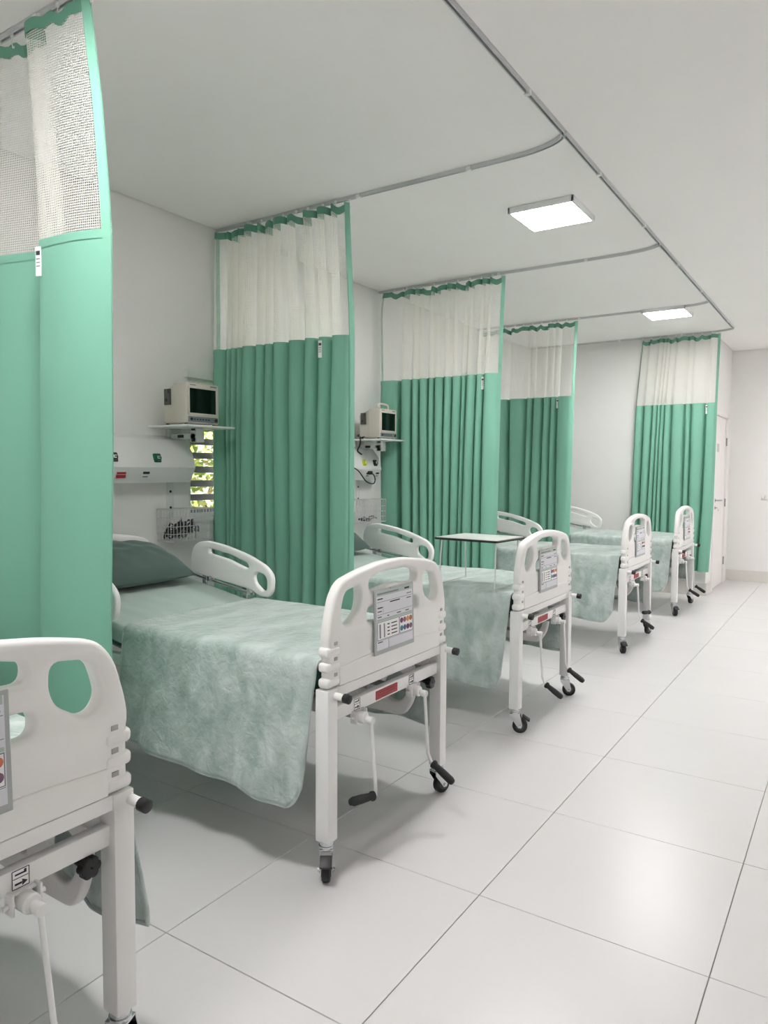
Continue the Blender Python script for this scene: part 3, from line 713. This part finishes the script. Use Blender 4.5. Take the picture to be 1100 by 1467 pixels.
for k, (bx, by) in enumerate(BEDS):
    tag(link('mattress', mattress_me, None, (bx, by, 0)), 'dark green mattress on ' + WHICH[k], 'mattress', 'mattresses')
    tag(link('bed_sheet', sheet_mesh(k*3.7+1), None, (bx, by, 0)), 'pale green sheet spread over ' + WHICH[k], 'sheet', 'bed sheets')
    px_ = -1.645; pl = link('pillow', pillow_me, None, (bx+px_, by+.02, sdz(px_)+.088), (0, math.atan(.17)+.16, .03*(-1)**k))
    tag(pl, 'dark grey-green pillow at the head of ' + WHICH[k], 'pillow', 'pillows')
    blanket(bx, by, 1.3+k*2.9, 'pale green plush blanket draped over ' + WHICH[k])
    chart(bx, by, 'printed patient chart board hanging on the footboard of ' + WHICH[k])

# ------------------------------------------------------------------ bed tray on the third bed
o = empty('bed_tray', (-1.80, 3.74, .766), -.06); tag(o, 'small bed tray with pale top, black edge and thin white legs', 'tray')
w_, d_, h_ = .395, .34, .258
build(MB().box((0, 0, h_+.0045), (w_-.012, d_-.012, .013), .002), 'top', 'tabletop', o)
mb = MB(); pts = [(x_, y_, h_) for x_, y_ in roundpoly([(-w_/2, -d_/2), (w_/2, -d_/2), (w_/2, d_/2), (-w_/2, d_/2)], .02)]
mb.tube([(p_[0], p_[1], h_+.003) for p_ in pts], .0065, 8, closed=True); build(mb, 'edge_band', 'rubber', o)
for sx in (-1, 1):
    for sy in (-1, 1):
        build(MB().tube([(sx*(w_/2-.025), sy*(d_/2-.04), h_-.004), (sx*(w_/2-.02), sy*(d_/2-.02)+(-.0), .004)], .0045, 8), 'leg', 'wire', o)
for sx in (-1, 1): build(MB().tube([(sx*(w_/2-.02), -d_/2+.02, .005), (sx*(w_/2-.02), d_/2-.02, .005)], .0045, 8), 'foot_bar', 'wire', o)

# ------------------------------------------------------------------ wall equipment at the head of the beds
def headwall(y1, k):
    """service panel, shelf, monitor, basket for one bay; y1 = far end of the panel"""
    which = ['beside the slatted window', 'behind the bed with the tray', 'in the fourth bay'][k]
    grp = ['', '', '']
    X = XW
    # service panel (prism along y)
    o = empty('service_panel', (X, y1-.725+(.075 if k else 0), 1.33)); tag(o, 'white medical gas and power panel on the wall ' + which, 'wall panel', 'bedhead service panels')
    Lp = 1.35; prof = [(0, 0), (.095, 0), (.140, .09), (.140, .095), (.112, .19), (.055, .262), (0, .285)]
    mb = MB(); rows = [[(p_[0]*(.6 if e_ else 1), y_-.65, p_[1] if not e_ else .02+p_[1]*.86) for p_ in prof] for y_, e_ in ((0, 1), (.02, 0), (Lp-.02, 0), (Lp, 1))]
    mb.grid(rows); n_ = len(prof); mb.add(rows[0], [tuple(range(n_))]); mb.add(rows[-1], [tuple(reversed(range(n_)))])
    build(mb, 'housing', 'panel_white', o, smooth=25)
    def on_upper(y_, z_): t_ = (z_-.095)/.095; return Vector((.140-.028*t_, y_, z_))
    def on_lower(y_, z_): t_ = z_/.09; return Vector((.095+.045*t_, y_, z_))
    ends = Lp-.65
    for yy, mm in (((ends-.30, 'green_outlet'), (ends-.60, 'dark_plastic')), ((ends-.095, 'dark_plastic'), (ends-.255, 'yellow_outlet')))[k]:
        c_ = on_upper(yy, .145); mb = MB(); mb.use(mm); mb.box((0, 0, 0), (.012, .056, .056), .008); mb.disc((.01, 0, 0), (1, 0, 0), .020, .016, 18, .002)
        mb.use('white_plastic'); mb.box((.019, 0, .008), (.002, .018, .004)); mb.box((.019, 0, -.004), (.002, .014, .004)); mb.box((.019, -.009, .002), (.002, .004, .016))
        build(mb, 'gas_outlet', None, o, tuple(c_), (0, -.2, 0), smooth=None)
    for yy, mm in (((ends-.55, 'red'), (ends-.38, 'dark_plastic')), ((ends-.6, 'red'), (ends-.06, 'dark_plastic'), (ends-.20, 'dark_plastic')))[k]:
        c_ = on_lower(yy, .050); mb = MB(); mb.use('panel_white'); mb.box((0, 0, 0), (.006, .07, .05), .002); mb.use(mm)
        if mm == 'red': mb.box((.004, 0, .008), (.004, .06, .013), .001); mb.box((.004, 0, -.012), (.004, .064, .018), .001)
        else: mb.box((.004, 0, .010), (.004, .045, .014), .001); mb.use('cable_grey'); mb.box((.004, -.004, -.014), (.003, .035, .006))
        build(mb, 'power_socket', None, o, tuple(c_), (0, .32, 0), smooth=None)
    # shelf on an arm
    sy0, sy1 = y1-.29, y1+.09
    s = empty('wall_shelf', (X, (sy0+sy1)/2, 1.66)); tag(s, 'thin white wall shelf holding a monitor ' + which, 'shelf', 'monitor shelves')
    hw2 = (sy1-sy0)/2
    build(MB().span((.004, -hw2, 0), (.35, hw2, .012), .002), 'shelf_board', 'white_plastic', s)
    build(MB().span((0, -.055, -.115), (.016, .055, -.002), .003), 'wall_plate', 'panel_white', s)
    mb = MB(); mb.span((.01, -.03, -.065), (.24, .03, -.032), .003); mb.span((.19, -.03, -.085), (.25, .03, -.002), .003); build(mb, 'arm', 'panel_white', s)
    for c_, d_ in (((.11, -.033, -.048), (.05, .008, .018)), ((.222, -.033, -.072), (.03, .008, .022)), ((.222, -.033, -.010), (.03, .008, .010))): build(MB().box(c_, d_, .002), 'arm_lock', 'dark_plastic', s)
    
    # monitor
    my = y1-.148
    m_ = empty('patient_monitor', (X+.24, my, 1.672)); tag(m_, ['beige patient monitor with dark screen beside the slatted window', 'beige patient monitor with a carry handle on top, beside the tray bed bay', 'beige patient monitor hidden in the fourth bay'][k], 'monitor', 'patient monitors')
    W2, H2 = .128, .245
    mb = MB(); mb.span((-.03, -W2, .008), (.085, W2, H2), .010); build(mb, 'front_case', 'monitor_case', m_)
    mb = MB(); b_ = bmesh.new(); bmesh.ops.create_cube(b_, size=1)
    for v in b_.verts:
        bk = v.co.x < 0; v.co = Vector((-.13 if bk else -.02, v.co.y*(2*W2-.012)*(.92 if bk else 1), (.012 if v.co.z < 0 else (H2-.045 if bk else H2-.004))))
    bmesh.ops.bevel(b_, geom=b_.edges[:], offset=.008, segments=2, affect='EDGES'); mb.bm(b_); build(mb, 'rear_case', 'monitor_case', m_)
    build(MB().span((.083, -W2+.022, .068), (.0875, W2-.028, H2-.034), .001), 'screen', 'screen', m_, smooth=None)
    mb = MB(); mb.use('monitor_case')
    for a, b_ in (((.08, -W2+.012, .056), (.092, W2-.018, .068)), ((.08, -W2+.012, H2-.034), (.092, W2-.018, H2-.024)), ((.08, -W2+.012, .056), (.092, -W2+.022, H2-.024)), ((.08, W2-.028, .056), (.092, W2-.018, H2-.024))): mb.span(a, b_, .002)
    build(mb, 'bezel', None, m_)
    mb = MB(); mb.use('monitor_panel'); mb.span((.083, -W2+.014, .016), (.0885, W2-.012, .048), .002); mb.use('ink')
    for q in range(6): mb.box((.0892, -W2+.06+.022*q, .032), (.001, .012, .008))
    mb.use('dark_plastic'); mb.disc((.091, W2-.03, .032), (1, 0, 0), .010, .008, 16); mb.disc((.091, -W2+.035, .032), (1, 0, 0), .008, .006, 16)
    build(mb, 'control_strip', None, m_, smooth=None)
    mb = MB(); mb.use('ink_grey'); mb.box((.0855, -W2+.05, H2-.014), (.0008, .045, .006)); mb.box((.0855, W2-.045, H2-.014), (.0008, .05, .008)); build(mb, 'front_marks', None, m_, smooth=None)
    mb = MB(); mb.use('monitor_grille'); mb.span((-.105, -W2-.002, .118), (-.055, -W2+.012, .212), .002); mb.use('dark_plastic'); mb.disc((-.085, -W2-.002, .145), (0, 1, 0), .010, .006, 14); mb.box((-.065, -W2-.002, .195), (.01, .004, .02))
    build(mb, 'side_recess', None, m_, smooth=None)
    for sx in (-.1, .06):
        for sy in (-1, 1): build(MB().disc((sx, sy*(W2-.02), .004), (0, 0, 1), .010, .008, 12), 'rubber_foot', 'rubber', m_)
    if k: build(MB().tube(catmull([(.03, -W2+.05, H2-.004), (.03, -W2+.055, H2+.03), (.03, -W2+.09, H2+.042), (.03, W2-.09, H2+.042), (.03, W2-.055, H2+.03), (.03, W2-.05, H2-.004)], 5), .009, 10), 'carry_handle', 'monitor_case', m_)
    # basket on a hanger rail
    yb0, yb1, zb0, zb1 = y1-.235, y1+.075, .972, 1.165
    b0 = empty('wire_basket', (X, (yb0+yb1)/2, zb0)); tag(b0, ['white wire basket full of black cables, below the wall panel beside the window', 'white wire basket below the wall panel behind the tray bed', 'white wire basket in the fourth bay'][k], 'basket', 'wire baskets')
    hw3 = (yb1-yb0)/2; H3 = zb1-zb0; D3 = .15; mb = MB(); wr = .0022
    for z_ in (0, .045, .09, .135, H3): mb.tube([(.008, -hw3, z_), (.008+D3, -hw3, z_), (.008+D3, hw3, z_), (.008, hw3, z_)], wr*(1.6 if z_ in (0, H3) else 1), 5, closed=True)
    for q in range(13):
        y_ = -hw3+2*hw3*q/12; mb.tube([(.008, y_, H3), (.008, y_, 0), (.008+D3, y_, 0), (.008+D3, y_, H3)], wr, 5)
    for q in range(1, 6):
        x_ = .008+D3*q/6; mb.tube([(x_, -hw3, H3), (x_, -hw3, 0), (x_, hw3, 0), (x_, hw3, H3)], wr, 5)
    build(mb, 'wire_cage', 'wire', b0)
    mb = MB(); mb.span((.001, -.075, .14), (.008, -.025, .36), .001); build(mb, 'hanger_rail', 'panel_white', b0)
    mb = MB()
    for z_ in (.20, .30): mb.disc((.009, -.05, z_), (1, 0, 0), .008, .004, 10)
    build(mb, 'screws', 'dark_plastic', b0)
    rnd = random.Random(9+k); nloop = 16 if k == 0 else 3
    cb = empty('cable_bundle', (X+.083, (yb0+yb1)/2-.01, zb0+.006)); tag(cb, ['tangle of black and grey cables lying in the wire basket by the window', 'dark cable coil at the bottom of the basket behind the tray bed', 'dark cable coil in the hidden basket'][k], 'cables', 'cables in the baskets')
    for q in range(nloop):
        pts = []; rr = rnd.uniform(.04, .055); cy = rnd.uniform(-.09, .07); tl = rnd.uniform(.3, 1.1) if k == 0 else .1; zc = .008+.0+rr*math.sin(tl)*.9
        for a in range(16):
            an = 2*PI*a/16; lx, ly = rr*math.cos(an), rr*math.sin(an)*1.15
            pts.append((max(-.06, min(.06, lx*.9)), cy+ly*.9, zc+lx*0+ly*math.sin(tl)*.8+.008*math.sin(3*an+q)))
        mn = min(p_[2] for p_ in pts); pts = [(a_, b_, c_-mn+7e-3+(.035*rnd.random() if k == 0 else .004*q)) for a_, b_, c_ in pts]
        build(MB().tube(pts, .0055, 6, closed=True), 'cable', 'cable' if q % 3 else 'cable_grey', cb)
    if k == 1:
        pc = empty('power_cord', (X+.145, y1-.17, 1.392)); tag(pc, 'black power cord with plug hanging from the wall panel socket', 'cord')
        build(MB().tube(catmull([(-.012, .02, -.005), (.03, .02, -.01), (.045, .03, -.05), (.035, .02, -.09), (.03, -.08, -.07), (.03, -.2, .02), (.01, -.32, .06), (-.05, -.4, .10)], 6), .005, 8), 'cord', 'cable', pc)
        build(MB().box((.002, .02, 0), (.034, .034, .030), .006), 'plug', 'dark_plastic', pc)
        mc = empty('monitor_cable', (X+.10, sy0+.03, 1.672)); tag(mc, 'black cable coiled on the shelf beside the monitor with handle', 'cable')
        build(MB().tube(catmull([(.0, .02, .008), (.05, .0, .015), (.08, .03, .03), (.03, .04, .045), (-.02, .02, .03), (.02, -.01, .02), (.06, -.055, .005), (.06, -.06, -.05), (.03, -.05, -.10), (.07, -.045, -.13)], 6), .006, 8), 'cable', 'cable', mc)
headwall(3.178, 0)
headwall(5.20, 1)
# light switch on the far wall
sw = empty('light_switch', (-.985, YF, 1.10)); tag(sw, 'white light switch plate on the far wall at the right edge', 'switch')
build(MB().span((-.06, -.010, -.04), (.06, 0, .04), .003), 'plate', 'white_plastic', sw)
for q in (-.028, .028): build(MB().box((q, -.012, 0), (.026, .008, .045), .002), 'rocker', 'panel_white', sw)
